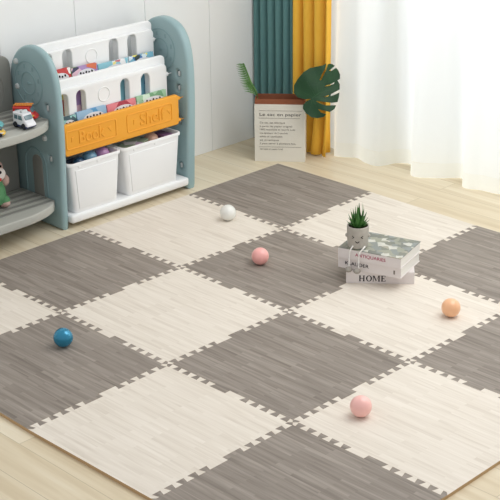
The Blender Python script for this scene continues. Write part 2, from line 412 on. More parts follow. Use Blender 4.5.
# ------------------------------------------------------------------ toy and book shelf
SL, SLi, SRi, SR = -1.26, -1.225, -.53, -.48     # outer / inner faces of the two side panels
shelf = thing('toy_bookshelf', 'teal and white plastic bookshelf with orange front board, against the wall', 'shelf', (-.23, -.87, 0))
prof = catmull([(-.398, .02, 0), (-.399, .30, 0), (-.398, .60, 0), (-.388, .69, 0), (-.352, .745, 0), (-.300, .783, 0), (-.235, .800, 0), (-.172, .792, 0),
                (-.122, .766, 0), (-.086, .718, 0), (-.066, .65, 0), (-.058, .56, 0), (-.058, .44, 0), (-.064, .30, 0), (-.072, .15, 0), (-.078, .02, 0)], 5)
outline = [(p.x, p.y) for p in prof] + [(-.082, .0), (-.39, .0)]
def xz(y): return frame((0, y, 0), (1, 0, 0), (0, 0, 1), (0, -1, 0))
slot = lambda x, z: rrect(x-.011, z-.014, x+.011, z+.014, .009)
for y0, y1, inner in ((SL, SLi, False), (SRi, SR, True)):
    ym = (y0+y1)/2
    holes = [] if not inner else [slot(-.122, .555), slot(-.125, .487), slot(-.128, .333), slot(-.128, .112)]
    if not inner: holes = [slot(-.146, .545), slot(-.150, .318)]
    ol = outline if inner else [(-.398+(a+.398)*.968, b) for a, b in outline]
    p = plates('side_panel', [([ol] + holes, y1-y0, .014, xz(ym))], M['teal'], shelf, 40)
    # relief: two flat rings and a pointer
    face = SL-.0005 if not inner else SRi-.0005
    cx, cz = (-.262, .632) if not inner else (-.235, .650)
    ring = lambda r: ([circle(cx, cz, r, 48), circle(cx, cz, r-.006, 48)], .004, .0012, xz(face))
    parts = [ring(.098), ring(.052), ([circle(cx, cz, .008, 16)], .006, .002, xz(face)), ([[(cx, cz-.004), (cx+.035, cz+.004), (cx, cz+.004)]], .004, .0008, xz(face))]
    for k in range(8):
        a = k*PI/4+.3; r0 = .075
        x0, z0 = cx+r0*math.cos(a), cz+r0*math.sin(a)
        parts.append((([rrect(x0-.006, z0-.010, x0+.006, z0+.010, .003)]), .003, .0008, xz(face)))
    plates('round_relief', parts, M['teal_line'], p)
    if not inner:
        for x, z in ((-.338, .716), (-.341, .606), (-.280, .533), (-.172, .407), (-.158, .108)):
            bm = bmesh.new(); mx = frame((x, SL, z), (1, 0, 0), (0, 0, 1), (0, -1, 0))
            lathe(bm, [(0, .011), (.008, .011), (.012, .007), (.0135, .0), (.0135, -.01)], 20, mx)
            obj('bolt', bm, M['bolt'], p, label='pale grey bolt cap')
        for x, z in ((-.146, .545), (-.150, .318)):
            plates('slot_rim', [([rrect(x-.001, z-.012, x+.0108, z+.012, .004)], .034, .003, xz(ym))], M['bolt'], p, label='pale slot insert')
        # arched recess with a grey grip
        arch = lambda x0, x1, z0, z1: [(x0, z0), (x1, z0)] + [((x0+x1)/2+(x1-x0)/2*math.cos(t*PI/12), z1+(x1-x0)/2*math.sin(t*PI/12)) for t in range(13)]
        plates('arched_relief', [([arch(-.335, -.175, .10, .27), arch(-.325, -.185, .11, .27)], .006, .0015, xz(face))], M['teal_line'], p)
        plates('grip_slot', [([arch(-.272, -.205, .115, .285)], .006, .001, xz(face-.001))], M['greydark'], p, label='grey recessed grip')
    else:
        for x, z, y in ((-.122, .555, 0), (-.125, .487, 0), (-.128, .333, 0), (-.128, .112, 0)):
            plates('slot_rim', [([rrect(x-.002, z-.013, x+.0108, z+.012, .005)], .047, .003, xz(ym))], M['bolt'], p, label='pale slot insert')
def yz(x): return frame((x, 0, 0), (0, 1, 0), (0, 0, 1), (1, 0, 0))
def pill(yc, z0, z1, w=.026): return [(yc-w, z0), (yc+w, z0)] + [(yc+w*math.cos(t*PI/10), z1-w+w*math.sin(t*PI/10)) for t in range(11)]
def slat(name, xb, xm, xf, z0, zt1, zt2, hole_y, circ_y, hz0, hz1, cz, ye):
    hs = [pill(y, hz0, hz1) for y in hole_y]
    back = [([rrect(SLi+.002, z0, ye, zt1, .022)] + hs, xm-xb, .004, yz((xb+xm)/2))]
    front = [([rrect(SLi+.004, z0+.01, ye-.008, zt2, .022)] + hs, xf-xm+.002, .004, yz((xf+xm)/2-.001))]
    s = plates(name, back+front, M['white'], shelf, 40)
    rings = [([circle(circ_y, cz, .034, 40), circle(circ_y, cz, .029, 40)], .006, .0015, yz(xf))]
    plates('ring_relief', rings, M['white'], s)
    bm = bmesh.new()
    z = zt2-.055; tube(bm, [((xb+xf)/2, ye-.012, z), ((xb+xf)/2, ye+.010, z), ((xb+xf)/2, ye+.0102, z), ((xb+xf)/2, SRi+.004, z)], [.010, .010, .002, .002], 12)
    obj('peg', bm, M['white'], s)
slat('rear_slat', -.288, -.266, -.246, .43, .782, .748, (-1.165, -1.058, -.798, -.690), -.925, .56, .745, .690, -.553)
slat('middle_slat', -.188, -.170, -.150, .36, .640, .604, (-1.165, -1.070, -.822, -.702), -.944, .475, .584, .540, -.565)
# pocket floors between the slats
bm = bmesh.new(); box(bm, (-.25, SLi+.004, .425), (-.186, -.575, .435), .002); obj('pocket_floor', bm, M['white'], shelf)
bm = bmesh.new(); box(bm, (-.155, SLi+.004, .338), (-.102, -.575, .350), .002); obj('pocket_floor', bm, M['white'], shelf)
# orange front board
ob = plates('front_board', [([rrect(SLi+.002, .328, -.564, .470, .014)], .022, .006, yz(-.095))], M['orange'], shelf, 40)
for y0, y1, s in ((-1.217, -.936, 'Book'), (-.878, -.606, 'Shelf')):
    ym = -1.078 if s == 'Book' else -.730
    fr = [([rrect(y0, .356, y1, .442, .012), rrect(y0+.006, .362, y1-.006, .436, .008)], .006, .0018, yz(-.084))]
    for sg in (-1, 1):
        a = ym + sg*.100
        fr.append(([[(a-.009, .411), (a+.009, .414), (a+.009*sg, .389)]], .005, .0012, yz(-.084)))
    plates('label_frame', fr, M['orange'], ob)
    me = text_mesh(s, .078, .003, width=.142 if s == 'Book' else .148, bev=.0008)
    link('lettering', me, M['orange'], ob, yz(-.0845) @ Matrix.Translation((ym, .399, 0)))
for z in (.449, .346):
    bm = bmesh.new(); tube(bm, [(-.095, -.572, z), (-.095, -.553, z), (-.095, -.5528, z), (-.095, SRi+.004, z)], [.009, .009, .002, .002], 12); obj('peg', bm, M['orange'], ob)
# base board
plates('base_board', [([rrect(-.385, SLi+.001, -.066, SRi-.001, .012)], .038, .010, Matrix.Translation((0, 0, .045)))], M['white'], shelf, 40)

# ------------------------------------------------------------------ storage bins and what they hold
def bin_(y0, y1, label):
    x0, x1, zb, zt = -.365, -.068, .0645, .297
    yc = (y0+y1)/2
    t = thing('storage_bin', label, 'storage bin', ((x0+x1)/2, yc, zb), 'white bins on the shelf base')
    bm = bmesh.new()
    def ring(ins, z, r, n=4):
        return [bm.verts.new((p[0], p[1], z)) for p in rrect(x0+ins, y0+ins, x1-ins*.35, y1-ins, r, n)]
    bins = [ring(.032, zb, .012), ring(.028, zb+.008, .02), ring(.010, zt-.022, .02), ring(.010, zt-.016, .02), ring(.0, zt-.014, .024), ring(.0, zt-.003, .024), ring(.003, zt, .022),
            ring(.011, zt, .02), ring(.015, zt-.004, .018), ring(.034, zb+.010, .018)]
    for a, b in zip(bins, bins[1:]):
        for k in range(len(a)): bm.faces.new((a[k], a[(k+1) % len(a)], b[(k+1) % len(a)], b[k]))
    bm.faces.new(bins[0][::-1]); bm.faces.new(bins[-1])
    body = obj('bin_body', bm, M['white'], t, 40)
    # raised field on the front wall (front wall leans: bottom further in)
    fz0, fz1 = zb+.008, zt-.022
    ex = V((0, 1, 0)); ey = V((.0063, 0, fz1-fz0)).normalized(); ez = ex.cross(ey)
    mx = frame((x1-.0098, yc, fz0), ex, ey, ez); H = (fz1-fz0)/ey.z; w = (y1-y0)/2
    lp = [(-w+.050, .010), (w-.050, .010), (w-.036, H-.014), (-w+.036, H-.014)]
    plates('front_field', [([lp], .006, .0018, mx)], M['white'], body, 30)
    for yy in (y0+(y1-y0)*.2, y0+(y1-y0)*.55):
        bm = bmesh.new(); box(bm, (x1-.008, yy-.008, zt-.026), (x1-.001, yy+.008, zt-.012), .002); obj('rim_tab', bm, M['white'], body)
    return t
bin_(SLi+.002, -.925, 'white plastic bin with tapered sides beside the left side panel, below the word Book')
bin_(-.920, -.566, 'white plastic bin with tapered sides below the word Shelf, holding a peach ball')
def filler(y0, y1, label, cols):
    bm = bmesh.new(); random.seed(3)
    for lv in range(4):
        for a in range(4):
            for b in range(5):
                s = .019; c = V((-.292+a*.048, y0+.03+b*(y1-y0-.06)/4, .108+lv*.034))
                mx = Matrix.Translation(c) @ Matrix.Rotation(random.uniform(-.25, .25), 4, 'Z')
                vs = box(bm, (-s, -s, -s*.8), (s, s, s*.8), .002, 1, mx, random.randrange(len(cols)))
    o = obj('toy_blocks', bm, [mat('block', S(c), .4) for c in cols]); tag(o, label, 'toy blocks'); o['kind'] = 'stuff'
filler(-1.165, -.965, 'jumble of dark and coloured toy blocks inside the bin under the word Book', [(40, 52, 80), (60, 60, 66), (90, 140, 170), (190, 90, 60)])
filler(-.880, -.606, 'jumble of muted toy blocks inside the bin under the word Shelf', [(90, 110, 90), (180, 160, 190), (70, 60, 80), (210, 190, 170)])
def bin_ball(x, y, z, r, c, label, sc=(1, 1, 1)):
    bm = bmesh.new(); ball(bm, (0, 0, 0), r, 28, sc); o = obj('toy_ball', bm, ball_mat('binball', S(c)), smooth=60); o.location = (x, y, z)
    tag(o, label, 'ball', 'balls in the storage bins')
bin_ball(-.135, -1.118, 0.270, .026, (44, 84, 118), 'small dark blue ball in the left storage bin')
bin_ball(-.135, -1.056, 0.276, .034, (120, 168, 196), 'light blue ball in the middle of the left storage bin')
bin_ball(-.135, -.986, 0.278, .034, (190, 140, 190), 'mauve ball at the right end of the left storage bin')
bin_ball(-.150, -.685, .268, .035, (238, 190, 164), 'peach ball in the right storage bin')
bm = bmesh.new(); box(bm, (-.18, -.645, .232), (-.10, -.594, .288), .004); tag(obj('toy_box', bm, mat('mauve', S((128, 92, 128)), .5)), 'mauve box in the right storage bin beside the peach ball', 'box')
bm = bmesh.new(); mx = Matrix.Translation((-.140, -.80, .278)) @ Matrix.Rotation(.16, 4, 'X') @ Matrix.Rotation(.1, 4, 'Y') @ Matrix.Rotation(.3, 4, 'Z'); box(bm, (-.045, -.065, -.006), (.045, .06, .006), .001, 1, mx)

def picture_mat(name, base, cols, scale=22):
    m = mat(name, base, .35, .5); n, l, b = nodes(m)
    tc = N(m, 'ShaderNodeTexCoord'); v = N(m, 'ShaderNodeTexVoronoi'); v.inputs['Scale'].default_value = scale
    nz = N(m, 'ShaderNodeTexNoise'); nz.inputs['Scale'].default_value = 14
    l.new(tc.outputs['Object'], nz.inputs['Vector']); l.new(tc.outputs['Object'], v.inputs['Vector'])
    sp = N(m, 'ShaderNodeSeparateColor'); l.new(v.outputs['Color'], sp.inputs[0])
    rp = N(m, 'ShaderNodeValToRGB'); rp.color_ramp.interpolation = 'CONSTANT'; e = rp.color_ramp.elements
    e[0].position = 0; e[0].color = (*base, 1); e[1].position = .62; e[1].color = (*cols[0], 1)
    for i, c in enumerate(cols[1:]):
        k = e.new(.62+.36*(i+1)/len(cols)); k.color = (*c, 1)
    l.new(sp.outputs[0], rp.inputs[0]); l.new(rp.outputs[0], b.inputs['Base Color'])
    return m
tag(obj('magazine', bm, picture_mat('magazine_cover', S((150, 165, 140)), [S((230, 225, 225)), S((206, 176, 206)), S((80, 100, 90))])), 'folded grey green magazine sticking out of the right storage bin', 'magazine')

# ------------------------------------------------------------------ picture books in the two pockets
def pbook(y0, y1, xb, zb, xt, zt, base, cols, label, group, spine=None):
    w = y1-y0; yc = (y0+y1)/2; d = V((xt-xb, 0, zt-zb)); L = d.length
    ey = d.normalized(); ex = V((0, 1, 0)); ez = ex.cross(ey)
    mx = frame((xb, yc, zb), ex, ey, ez)       # z points to the room
    t = thing('picture_book', label, 'book', (xb, yc, zb), group)
    bm = bmesh.new(); box(bm, (-w/2+.003, .002, -.006), (w/2-.003, L-.003, .004), 0, mx=mx); obj('pages', bm, M['pages'], t, 0)
    bm = bmesh.new()
    cm = picture_mat('picture_cover', S(base), [S(c) for c in cols], 26)
    box(bm, (-w/2, 0, .004), (w/2, L, .0058), .0006, 1, mx=mx); box(bm, (-w/2, 0, -.008), (w/2, L, -.0062), .0006, 1, mx=mx)
    box(bm, (-w/2-.001, 0, -.0078), (-w/2+.0012, L, .0056), .0006, 1, mx=mx)
    c = obj('cover', bm, [cm], t, 0)
    el = [(w*.36*math.cos(a*PI/12)+w*.04, L-.040+.024*math.sin(a*PI/12)) for a in range(24)]
    plates('title_patch', [([el], .0008, 0, mx @ Matrix.Translation((0, 0, .0063)))], M['toywhite'], c, label='white oval title patch')
    sp = []
    for k in range(5):
        x = -w*.2+k*w*.11+w*.02; s = .0055
        g = [[(x-s, L-.032), (x-s*.2, L-.024), (x+s, L-.028), (x+s*.6, L-.037)], [(x-s, L-.038), (x+s, L-.037), (x+s*.7, L-.030), (x-s*.6, L-.028)]][k % 2]
        sp.append(([g], .0008, 0, mx @ Matrix.Translation((0, 0, .0071))))
    plates('title_mark', sp, M['black'], c, label='dark title marks')
    return t
G1, G2 = 'picture books in the rear pocket', 'picture books in the front pocket'
pbook(-1.203, -1.066, -.196, .437, -.226, .672, (232, 220, 120), [(196, 60, 60), (240, 240, 235), (110, 160, 80)], 'yellow and red picture book in the rear pocket, next to the left side panel', G1)
pbook(-1.060, -.918, -.196, .437, -.226, .664, (170, 140, 190), [(120, 150, 90), (225, 190, 205), (60, 60, 90), (214, 110, 70)], 'purple picture book in the rear pocket of the shelf', G1)
pbook(-.912, -.740, -.196, .437, -.226, .652, (140, 196, 210), [(200, 110, 120), (235, 220, 140), (40, 50, 50), (240, 240, 240)], 'teal blue picture book in the rear pocket, beside the purple one', G1)
pbook(-.734, -.590, -.196, .437, -.226, .652, (128, 186, 208), [(70, 120, 180), (240, 230, 120), (40, 60, 60), (220, 235, 240)], 'light blue picture book in the rear pocket, next to the right side panel', G1)
pbook(-1.203, -1.118, -.118, .354, -.139, .488, (150, 205, 200), [(225, 240, 238), (60, 90, 100)], 'narrow mint picture book in the front pocket, next to the left side panel', G2)
pbook(-1.112, -.950, -.118, .354, -.139, .494, (150, 186, 216), [(225, 235, 245), (60, 100, 160), (80, 150, 200)], 'sky blue picture book in the front pocket above the word Book', G2)
pbook(-.944, -.780, -.118, .354, -.139, .490, (222, 130, 140), [(240, 190, 195), (170, 50, 70), (235, 235, 235)], 'pinkish red picture book in the middle of the front pocket', G2)
pbook(-.774, -.598, -.118, .354, -.139, .492, (160, 200, 166), [(210, 232, 214), (110, 160, 120)], 'pale green picture book in the front pocket above the word Shelf', G2)

# ------------------------------------------------------------------ grey corner shelf at the left with its toys
cs = thing('corner_shelf', 'grey plastic open shelf with curved boards joined to the teal panel', 'shelf', (-.25, -1.6, 0))
def board(z0, z1, name='shelf_board'):
    fr = catmull([(-.136, SL-.001, 0), (-.098, -1.30, 0), (-.066, -1.37, 0), (-.048, -1.46, 0), (-.044, -1.58, 0), (-.048, -1.70, 0), (-.066, -1.79, 0), (-.098, -1.86, 0), (-.136, -1.90, 0)], 5)
    lp = [(p.x, p.y) for p in fr] + [(-.37, -1.90), (-.37, SL-.001)]
    b = plates(name, [([lp], z1-z0, .006, Matrix.Translation((0, 0, (z0+z1)/2)))], M['grey'], cs, 40)
    bm = bmesh.new()      # long ribs on top, running across the shelf
    for x in (-.335, -.285, -.235, -.185, -.135):
        box(bm, (x-.012, -1.88, z1-.001), (x+.012, SL-.012, z1+.0022), .0015, 2)
    obj('board_rib', bm, M['greydark'], b)
    return b
board(.462, .500); board(.094, .134)
plates('back_panel', [([rrect(-1.90, .0, SL-.008, .742, .05, 8)], .02, .006, yz(-.383)), ([circle(-1.42, .60, .11, 40), circle(-1.42, .60, .104, 40)], .006, .001, yz(-.372)), ([circle(-1.42, .60, .07, 40), circle(-1.42, .60, .064, 40)], .006, .001, yz(-.372))], M['greydark'], cs, 40)
plates('side_panel', [([[(p[0], p[1]*.93) for p in outline]], .03, .010, xz(-1.917))], M['grey'], cs, 40)
Z1, Z0 = .5025, .1365
def toy_car(name, label, loc, rz, L, W, H, body, stripe=None, long_cab=False, sirens=None, lowbody=None):
    """x forward. body shell, cabin glass, four wheels"""
    t = thing(name, label, 'toy vehicle', loc, 'toy vehicles on the grey shelf', rz)
    T = Matrix.Translation(loc) @ Matrix.Rotation(rz, 4, 'Z')
    r = H*.2
    if long_cab: side = [(-L/2, r*.8), (L/2, r*.8), (L/2+.002, H*.42), (L*.40, H*.55), (L*.24, H*.93), (L*.17, H), (-L*.44, H), (-L/2, H*.9)]
    else: side = [(-L/2, r*.8), (L/2, r*.8), (L/2, H*.45), (L*.34, H*.58), (L*.16, H*.93), (0, H), (-L*.24, H*.95), (-L*.42, H*.6), (-L/2, H*.5)]
    side = [(p.x, p.y) for p in catmull([(x, z, 0) for x, z in side + side[:1]], 3)][:-1]
    mx = T @ frame((0, 0, 0), (1, 0, 0), (0, 0, 1), (0, -1, 0))
    b = plates('car_body', [([side], W, .006, mx)], body, t, 50)
    wn = []
    if long_cab: wins = [[(-L*.38, H*.58), (-L*.12, H*.58), (-L*.12, H*.86), (-L*.36, H*.86)], [(-L*.07, H*.58), (L*.24, H*.58), (L*.17, H*.86), (-L*.07, H*.86)]]
    else: wins = [[(-L*.28, H*.62), (-L*.03, H*.62), (-L*.03, H*.88), (-L*.2, H*.88)], [(L*.02, H*.62), (L*.26, H*.62), (L*.13, H*.88), (L*.02, H*.88)]]
    for wl in wins:
        wn.append(([wl], W+.002, .0008, mx))
    f0, f1 = V((L*.405, 0, H*.555)), V((L*.255, 0, H*.90))
    ey = (f1-f0).normalized(); ez = V((0, 1, 0)).cross(ey)
    wn.append(([rrect(-W*.38, .004, W*.38, (f1-f0).length-.002, .004)], .004, .0008, T @ frame(f0+ez*.001, (0, 1, 0), ey, ez)))
    plates('car_window', wn, M['glass_dark'], b, 30)
    if stripe:
        plates('stripe', [([[(-L*.48, H*.36), (L*.47, H*.36), (L*.47, H*.47), (-L*.48, H*.47)]], W+.0015, .0003, mx)], stripe, b, 30)
    for sx in (-.3, .3):
        for sy in (-1, 1):
            bm = bmesh.new(); mw = T @ frame((sx*L, sy*(W/2-.001), r), (1, 0, 0), (0, 0, 1), (0, -sy, 0))
            lathe(bm, [(0, -.006), (r*.5, -.006), (r*.55, -.004), (r*.9, -.005), (r, -.002), (r, .006), (r*.9, .008), (0, .008)], 20, mw)
            obj('wheel', bm, M['tyre'], t)
    for sy in (-1, 1):
        bm = bmesh.new(); ball(bm, (L/2-.002, sy*W*.3, H*.38), .0045, 12, mx=T); obj('headlight', bm, M['bolt'], b)
    if lowbody: 
        plates('bumper', [([[(-L*.51, r*.6), (L*.52, r*.6), (L*.52, r*1.2), (-L*.51, r*1.2)]], W+.003, .002, mx)], lowbody, b, 30)
    if sirens:
        bm = bmesh.new(); box(bm, (-.006, -W*.3, H-.002), (.008, W*.3, H+.010), .003, 2, T); obj('roof_light', bm, sirens, b)
    return t, T, b
R_ = math.radians
toy_car('toy_ambulance', 'small white toy ambulance in front of the red fire engine', (-.110, -1.404, Z1), R_(2), .088, .050, .064, M['toywhite'], None, True, M['bolt'], M['navy'])
t, T, b = toy_car('toy_fire_engine', 'red toy fire engine with an orange ladder behind the white ambulance', (-.190, -1.340, Z1), R_(38), .095, .048, .062, M['red'], M['toyyellow'], True)
bm = bmesh.new()
for s in (-.012, .012): tube(bm, [(-.045, s, .067), (.035, s, .069)], .003, 6)
for k in range(8): tube(bm, [(-.04+k*.010, -.012, .0675), (-.04+k*.010, .012, .0675)], .0022, 6)
bm.transform(T); obj('ladder', bm, mat('ladder_orange', S((232, 150, 60)), .4), b)
toy_car('toy_car', 'rounded turquoise toy car at the left picture edge on the upper board', (-.190, -1.525, Z1), R_(40), .10, .06, .060, M['toyteal'])
toy_car('toy_car', 'small yellow and white toy car at the very left front of the upper board', (-.100, -1.556, Z1), R_(50), .07, .045, .040, M['toyyellow'], M['toywhite'])
# plush figure on the lower board
pl = thing('plush_toy', 'plush animal with white muzzle and green outfit on the lower grey board', 'plush toy', (-.25, -1.470, Z0))
fur = noisy(mat('plush_fur', S((190, 160, 150)), .95, .1), S((176, 144, 134)), S((204, 176, 166)), 60, bump=.5)
wh = noisy(mat('plush_white', S((226, 216, 210)), .95, .1), S((216, 206, 200)), S((234, 226, 220)), 60, bump=.5)
gr = noisy(mat('plush_green', S((88, 138, 96)), .95, .1), S((70, 120, 80)), S((110, 160, 116)), 40, bump=.5)
B = V((-.255, -1.500, Z0))
bm = bmesh.new(); ball(bm, B+V((0, 0, .172)), .055, 28, (1, 1.05, .9)); ball(bm, B+V((0, 0, .075)), .050, 28, (1, 1.05, 1.4)); 
for s in (-1, 1):
    ball(bm, B+V((.035, s*.035, .020)), .024, 20, (1.4, 1, .85)); ball(bm, B+V((.02, s*.058, .112)), .020, 20, (1, 1, 1.3))
    ball(bm, B+V((-.004, s*.040, .232)), .018, 18, (.7, .9, 1.7))
obj('body', bm, fur, pl, 60)
bm = bmesh.new(); ball(bm, B+V((.040, 0, .155)), .040, 28, (.8, 1.2, .82)); obj('muzzle', bm, wh, pl, 60)
bm = bmesh.new(); ball(bm, B+V((.068, -.004, .140)), .012, 16, (.5, 1.3, .8)); obj('mouth', bm, M['red'], pl, 60)
bm = bmesh.new(); ball(bm, B+V((.072, 0, .172)), .010, 16, (.7, 1.2, .8)); ball(bm, B+V((.050, -.022, .190)), .006, 12); ball(bm, B+V((.050, .022, .190)), .006, 12); obj('nose_and_eyes', bm, M['black'], pl, 60)
bm = bmesh.new(); lathe(bm, [(.030, .120), (.047, .112), (.058, .085), (.062, .05), (.060, .028), (.052, .018), (0, .017)], 28, Matrix.Translation(B))
for s in (-1, 1): ball(bm, B+V((.032, s*.035, .030)), .027, 20, (1.2, 1, .9))
obj('outfit', bm, gr, pl, 60)

# ------------------------------------------------------------------ curtains
def pleated(name, path, z0, z1, m, amp=1.0, flare=0.0, seed=1, sol=.0025, nz=26, parent=None, flat=0.0):
    """cloth hung along a floor path; folds loosen a little towards the hem"""
    bm = bmesh.new(); rows = []
    L = len(path); win = 22
    avg = [sum(path[max(0, k-win):k+win+1], V((0, 0, 0)))/len(path[max(0, k-win):k+win+1]) for k in range(L)]
    for iz in range(nz+1):
        t = iz/nz; z = z0+(z1-z0)*t; row = []; fl = flat*min(1, max(0, (z-.05)/.9))
        for k, p in enumerate(path):
            q = noise.noise(V((k*.12, z*1.1, seed*7.1)))
            a = path[max(k-1, 0)]; b = path[min(k+1, L-1)]; n = V((-(b-a).y, (b-a).x, 0))
            n = n.normalized() if n.length > 1e-6 else V((0, 1, 0))
            off = q*.010*amp*(1-t*.6) - flare*math.exp(-((z-z0)/.12)**2)*(.5+.5*math.sin(k*.4+seed))
            row.append(bm.verts.new((p.x+n.x*off, p.y+(avg[k].y-p.y)*fl+n.y*off, z)))
        rows.append(row)
    for a, b in zip(rows, rows[1:]):
        for k in range(L-1): bm.faces.new((a[k], a[k+1], b[k+1], b[k]))
    o = obj(name, bm, m, parent, 80, recalc=False)
    if sol:
        md = o.modifiers.new('thickness', 'SOLIDIFY'); md.thickness = sol; md.offset = 0
    return o
def zig(x0, x1, y0, folds, depth, skew=0, n=14):
    pts = []
    for k in range(folds*n+1):
        t = k/n; ph = 2*PI*t
        y = y0 + depth*(.5-.5*math.cos(ph)) ; x = x0+(x1-x0)*(t/folds) + skew*math.sin(ph)
        pts.append(V((x, y, 0)))
    return pts
g = pleated('green_curtain', [V((p.x, p.y, 0)) for p in zig(-.400, -.137, .242, 5, .062, .010)], .012, 2.45, M['green_cur'], .5, seed=2)
tag(g, 'dark teal green curtain hanging in pleats in the wall corner', 'curtain', None)
y = pleated('yellow_curtain', [V((p.x, p.y, 0)) for p in zig(-.127, .096, .245, 3, .070, .012, 20)], .010, 2.45, M['yellow_cur'], .9, .020, seed=5)
tag(y, 'mustard yellow curtain hanging in deep pleats between green curtain and sheer', 'curtain', None)
path = [(-.04, .395), (.02, .385), (.065, .355), (.101, .303), (.156, .321), (.21, .35), (.29, .322), (.366, .326), (.407, .43), (.479, .451), (.581, .323), (.696, .391), (.773, .462), (.853, .363), (.935, .384), (1.034, .402),
        (1.12, .47), (1.22, .36), (1.34, .40), (1.46, .48), (1.58, .37), (1.72, .41), (1.86, .49), (2.0, .38), (2.15, .42), (2.3, .49), (2.45, .39), (2.6, .42), (2.75, .49), (2.9, .39), (3.1, .43), (3.3, .48), (3.42, .42)]
sp = catmull([(a, b, 0) for a, b in path], 6)
sh = thing('sheer_curtain', 'sheer white curtain hanging in soft folds in front of the bright window', 'curtain', (1.0, .42, .012))
pleated('sheer_cloth', sp, .078, 2.45, M['sheer'], .5, flat=.6, seed=9, sol=0, parent=sh)
pleated('hem_band', sp, .004, .078, M['hem'], .5, seed=9, sol=0, nz=3, parent=sh)
bm = bmesh.new(); tube(bm, [(-.41, .33, 2.47), (3.45, .42, 2.47)], .014, 12); 
rod = obj('curtain_rod', bm, M['frame']); tag(rod, 'white curtain rod above the window, outside the picture', 'curtain rod')

# ------------------------------------------------------------------ paper bag
L0, R0 = V((-.142, -.019, 0)), V((.052, .139, 0))
ex = (R0-L0).normalized(); nb = V((-ex.y, ex.x, 0))       # nb points away from the room
W, D, Hh = (R0-L0).length, .10, .320
bag = thing('paper_bag', 'white paper bag with brown lining and printed text, standing before the curtains', 'bag', (L0+R0)/2 + nb*D/2)
BF = Matrix(((ex.x, nb.x, 0, L0.x), (ex.y, nb.y, 0, L0.y), (0, 0, 1, 0), (0, 0, 0, 1)))
def shell(z0, z1, ins0, ins1, m, name, bottom):
    bm = bmesh.new()
    def rg(i, z): return [bm.verts.new((a, b, z)) for a, b in ((i, i), (W-i, i), (W-i, D-i), (W*.5, D-i+.004), (i, D-i))]
    r = [rg(ins0, z0), rg(ins0, z1), rg(ins1, z1), rg(ins1, z0+(.003 if bottom else 0))]
    for a, b in zip(r, r[1:]):
        for k in range(5): bm.faces.new((a[k], a[(k+1) % 5], b[(k+1) % 5], b[k]))
    if bottom: bm.faces.new(r[0]); bm.faces.new(r[-1])
    else:
        for k in range(5): bm.faces.new((r[3][k], r[3][(k+1) % 5], r[0][(k+1) % 5], r[0][k]))
    bm.transform(BF); return obj(name, bm, m, bag, 0)
shell(.0, Hh-.026, 0, .002, M['bag'], 'bag_body', True)
shell(.006, Hh, .0022, .004, M['kraft'], 'lining', False)
TF = frame(L0, ex, (0, 0, 1), -nb)          # text plane on the front
front = BF
lines = [('Le sac en papier', 0.242, .0215, .205), ('Ce sac est fabriqué', 0.200, .0125, .125), ('à partir de papier original', 0.182, .0125, .160), ('100% recyclable et recyclé, avec', 0.165, .0125, .175),
         ('une épaisseur de 2 couches', 0.147, .0125, .138), ('solide et réutilisable', 0.129, .0125, .112), ('et pratique', 0.111, .0125, .095), ('il peut servir à plusieurs fois.', 0.093, .0125, .180), ('fabriqué en papier kraft', .064, .0100, .115)]
for s, z, sz, wd in lines:
    bm = bmesh.new()
    me = text_mesh(s, sz, .0002, 'LEFT', width=wd); x0 = min(v.co.x for v in me.vertices)
    me.transform(TF @ Matrix.Translation((.026-x0, z, .0007))); bm.from_mesh(me); bpy.data.meshes.remove(me)
    obj('printed_text', bm, M['ink_dark'] if s.startswith('Le') else M['ink'], bag, 0)
for z, a, b in ((.261, .022, .235), (.223, .022, .225), (.075, .022, .232)):
    bm = bmesh.new(); box(bm, (a, z, .0004), (b, z+.0014, .0009), mx=TF)
    obj('printed_rule', bm, M['ink'], bag, 0)

# ------------------------------------------------------------------ leaves standing in the bag
CR = V((.70763, .70645, 0)).normalized()      # across the leaf, parallel to the bag front more or less
lf = thing('monstera_leaf', 'large dark green split monstera leaf leaning out of the paper bag', 'leaf', (.02, .15, .02))
OUT = [(175, 322), (125, 327), (60, 312), (28, 275), (30, 215), (60, 165), (110, 110), (165, 75), (225, 62), (265, 55), (300, 36), (288, 80), (262, 125), (242, 170), (254, 172), (276, 130), (300, 88), (312, 42),
       (330, 34), (355, 38), (372, 50), (345, 75), (322, 94), (345, 92), (382, 64), (400, 85), (415, 120), (413, 155), (392, 170), (410, 200), (408, 245), (380, 262), (335, 285), (331, 302), (360, 293), (406, 272),
       (400, 310), (387, 352), (340, 358), (280, 352), (210, 342), (238, 362), (290, 380), (376, 378), (360, 410), (320, 436), (285, 426), (225, 410), (248, 438), (292, 454), (270, 475), (220, 483), (170, 475), (125, 440), (100, 400), (105, 368), (135, 340)]
HOL = [[(285, 218), (330, 205), (366, 186), (362, 198), (325, 214), (290, 224)], [(272, 306), (300, 300), (318, 292), (312, 303), (285, 311)]]
k = 1/8.33/204.
def LP(p): return ((p[0]-175)*k, (322-p[1])*k*1.02)
up = V((-.30, .30, .92)).normalized(); nrm = CR.cross(up)
P0 = V((.100, .134, .336))
LM = frame(P0, CR, up, nrm)
me = curve_mesh([[LP(p) for p in OUT]] + [[LP(p) for p in hh] for hh in HOL], .0012, 0)
bm = bmesh.new(); bm.from_mesh(me)
bmesh.ops.triangulate(bm, faces=bm.faces)
for _ in range(3):
    bmesh.ops.subdivide_edges(bm, edges=[e for e in bm.edges if e.calc_length() > .012], cuts=1)
    bmesh.ops.triangulate(bm, faces=bm.faces)
md = V((.86, .51)).normalized()                # midrib direction in the leaf
def bend(v):
    a = v.x*md.x+v.y*md.y; b = -v.x*md.y+v.y*md.x
    return V((v.x, v.y, v.z + .018*abs(b)/.08*.6 - 1.3*a*a*.8 + .003*math.sin(a*60)*min(1, abs(b)/.05)))
for v in bm.verts: v.co = bend(v.co)
